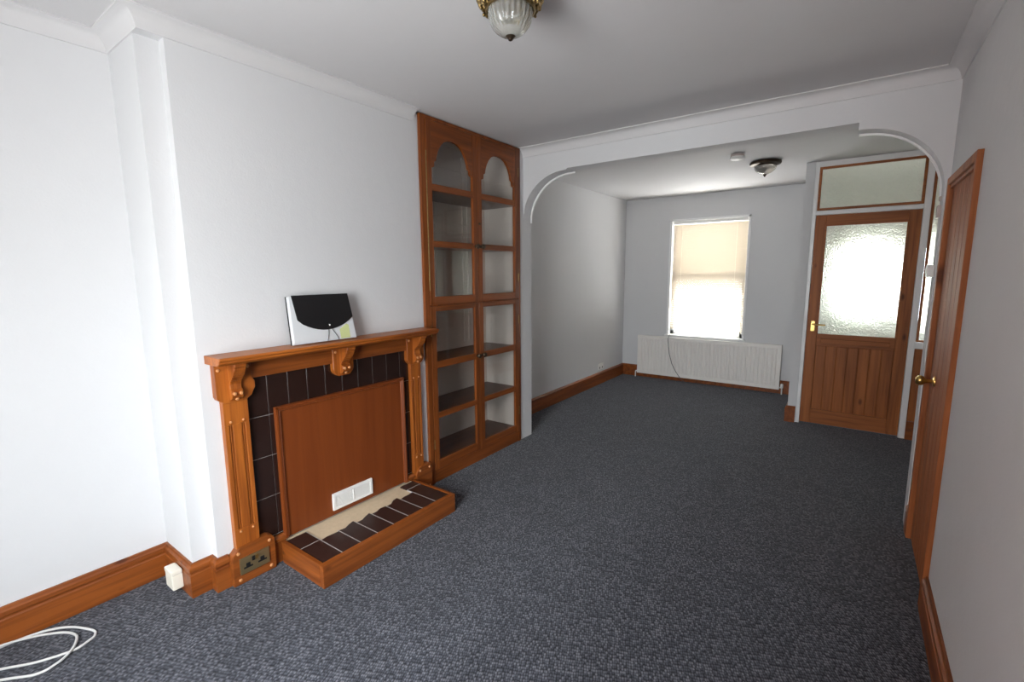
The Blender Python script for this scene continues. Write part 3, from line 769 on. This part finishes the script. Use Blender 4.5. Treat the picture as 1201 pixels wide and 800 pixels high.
def catmull(P, n=10):
    P = [Vector(p) for p in P]; out = []
    for i in range(len(P)-1):
        p0, p1, p2, p3 = P[max(0, i-1)], P[i], P[i+1], P[min(len(P)-1, i+2)]
        for k in range(n):
            t = k/n
            out.append(.5*((2*p1)+(p2-p0)*t+(2*p0-5*p1+4*p2-p3)*t*t+(3*p1-p0-3*p2+p3)*t**3))
    out.append(P[-1]); return out
cr = .0048
pts = [(-.30, -.10), (-.345, .04), (-.338, .161), (-.330, .225), (-.305, .295), (-.250, .355), (-.153, .402), (-.111, .400), (-.092, .376), (-.078, .324), (-.117, .226), (-.183, .139), (-.26, .02), (-.325, .03),
       (-.336, .15), (-.306, .25), (-.243, .322), (-.190, .350), (-.135, .349), (-.073, .320), (-.033, .273), (-.040, .214), (-.112, .131), (-.20, .0), (-.22, -.2)]
zz = [cr]*len(pts)
for i in (2, 3, 14, 15): zz[i] = cr
for i in (8, 9, 10, 11): zz[i] = cr*1.0
for i in (18, 19, 20): zz[i] = cr*2.6
for i in (13, 14): zz[i] = cr*2.6
tag(MB().tube(catmull([(x, y, z) for (x, y), z in zip(pts, zz)]), cr, 10).obj('coaxial_cable', M['cable'], smooth=True),
    'loose coil of thick white cable lying on the carpet', 'cable')

# ------------------------------------------------------------------ daylight
wd = bpy.data.worlds.new('world'); S.world = wd; wd.use_nodes = True
wt = wd.node_tree; bg = wt.nodes['Background']
tc = wt.nodes.new('ShaderNodeTexCoord'); sx = wt.nodes.new('ShaderNodeSeparateXYZ'); rp = wt.nodes.new('ShaderNodeValToRGB')
ma = wt.nodes.new('ShaderNodeMath'); ma.operation = 'MULTIPLY_ADD'; ma.inputs[1].default_value = .5; ma.inputs[2].default_value = .5
wt.links.new(tc.outputs['Generated'], sx.inputs[0]); wt.links.new(sx.outputs['Z'], ma.inputs[0]); wt.links.new(ma.outputs[0], rp.inputs['Fac'])
e = rp.color_ramp.elements      # paving below, houses and hedges around the horizon, bright overcast above
e[0].position = .0; e[0].color = (.56, .57, .57, 1)
e[1].position = 1.; e[1].color = (.925, .972, 1., 1)
k = e.new(.47); k.color = (.57, .585, .585, 1)
k = e.new(.54); k.color = (.62, .65, .66, 1)
k = e.new(.64); k.color = (.925, .972, 1., 1)
wt.links.new(rp.outputs['Color'], bg.inputs['Color']); bg.inputs['Strength'].default_value = 15.
def portal(name, loc, rot_, sx, sy):
    l = bpy.data.lights.new(name, 'AREA'); l.shape = 'RECTANGLE'; l.size = sx; l.size_y = sy
    l.cycles.is_portal = True
    o = bpy.data.objects.new(name, l); COL.objects.link(o); o.location = loc; o.rotation_euler = rot_
portal('rear_window_daylight', ((WIN[0]+WIN[1])/2, YB-.11, (WIN[2]+WIN[3])/2), (PI/2, 0, 0), WIN[1]-WIN[0], WIN[3]-WIN[2])
portal('front_window_daylight', ((FX0+FX1)/2, YW+.16, (FZ0+FZ1)/2), (-PI/2, 0, 0), FX1-FX0, FZ1-FZ0)
portal('porch_side_daylight', ((SX0+SX1)/2, YW+.12, (SZ0+SZ1)/2), (-PI/2, 0, 0), SX1-SX0, SZ1-SZ0)
portal('porch_daylight', ((PX0+PX1)/2, YW+.12, (PZ0+PZ1)/2), (-PI/2, 0, 0), PX1-PX0, PZ1-PZ0)

# ------------------------------------------------------------------ camera
f_px, pitch, yaw, roll = 551.0677, -.1440, .6274, -.0070
cy, sy, cp_, sp = math.cos(yaw), math.sin(yaw), math.cos(pitch), math.sin(pitch)
fwd = Vector((-sy*cp_, cy*cp_, sp)); r0 = Vector((cy, sy, 0)); u0 = r0.cross(fwd)
right = math.cos(roll)*r0 + math.sin(roll)*u0; up = -math.sin(roll)*r0 + math.cos(roll)*u0
cam = bpy.data.cameras.new('camera'); cam.sensor_width = 36; cam.lens = f_px*36/1201; cam.clip_start = .02
co = bpy.data.objects.new('camera', cam); COL.objects.link(co)
m = Matrix(((right.x, up.x, -fwd.x), (right.y, up.y, -fwd.y), (right.z, up.z, -fwd.z))).to_4x4()
m.translation = (2.3204, 0, 1.4755); co.matrix_world = m
S.camera = co

S.view_settings.view_transform = 'Standard'; S.view_settings.look = 'None'
S.view_settings.exposure = 1.40; S.view_settings.gamma = 1.; S.view_settings.use_curve_mapping = False
S.cycles.use_denoising = True
S.cycles.max_bounces = 16; S.cycles.diffuse_bounces = 10; S.cycles.transmission_bounces = 12; S.cycles.transparent_max_bounces = 16
S.cycles.sample_clamp_indirect = 8.
S.cycles.caustics_refractive = True
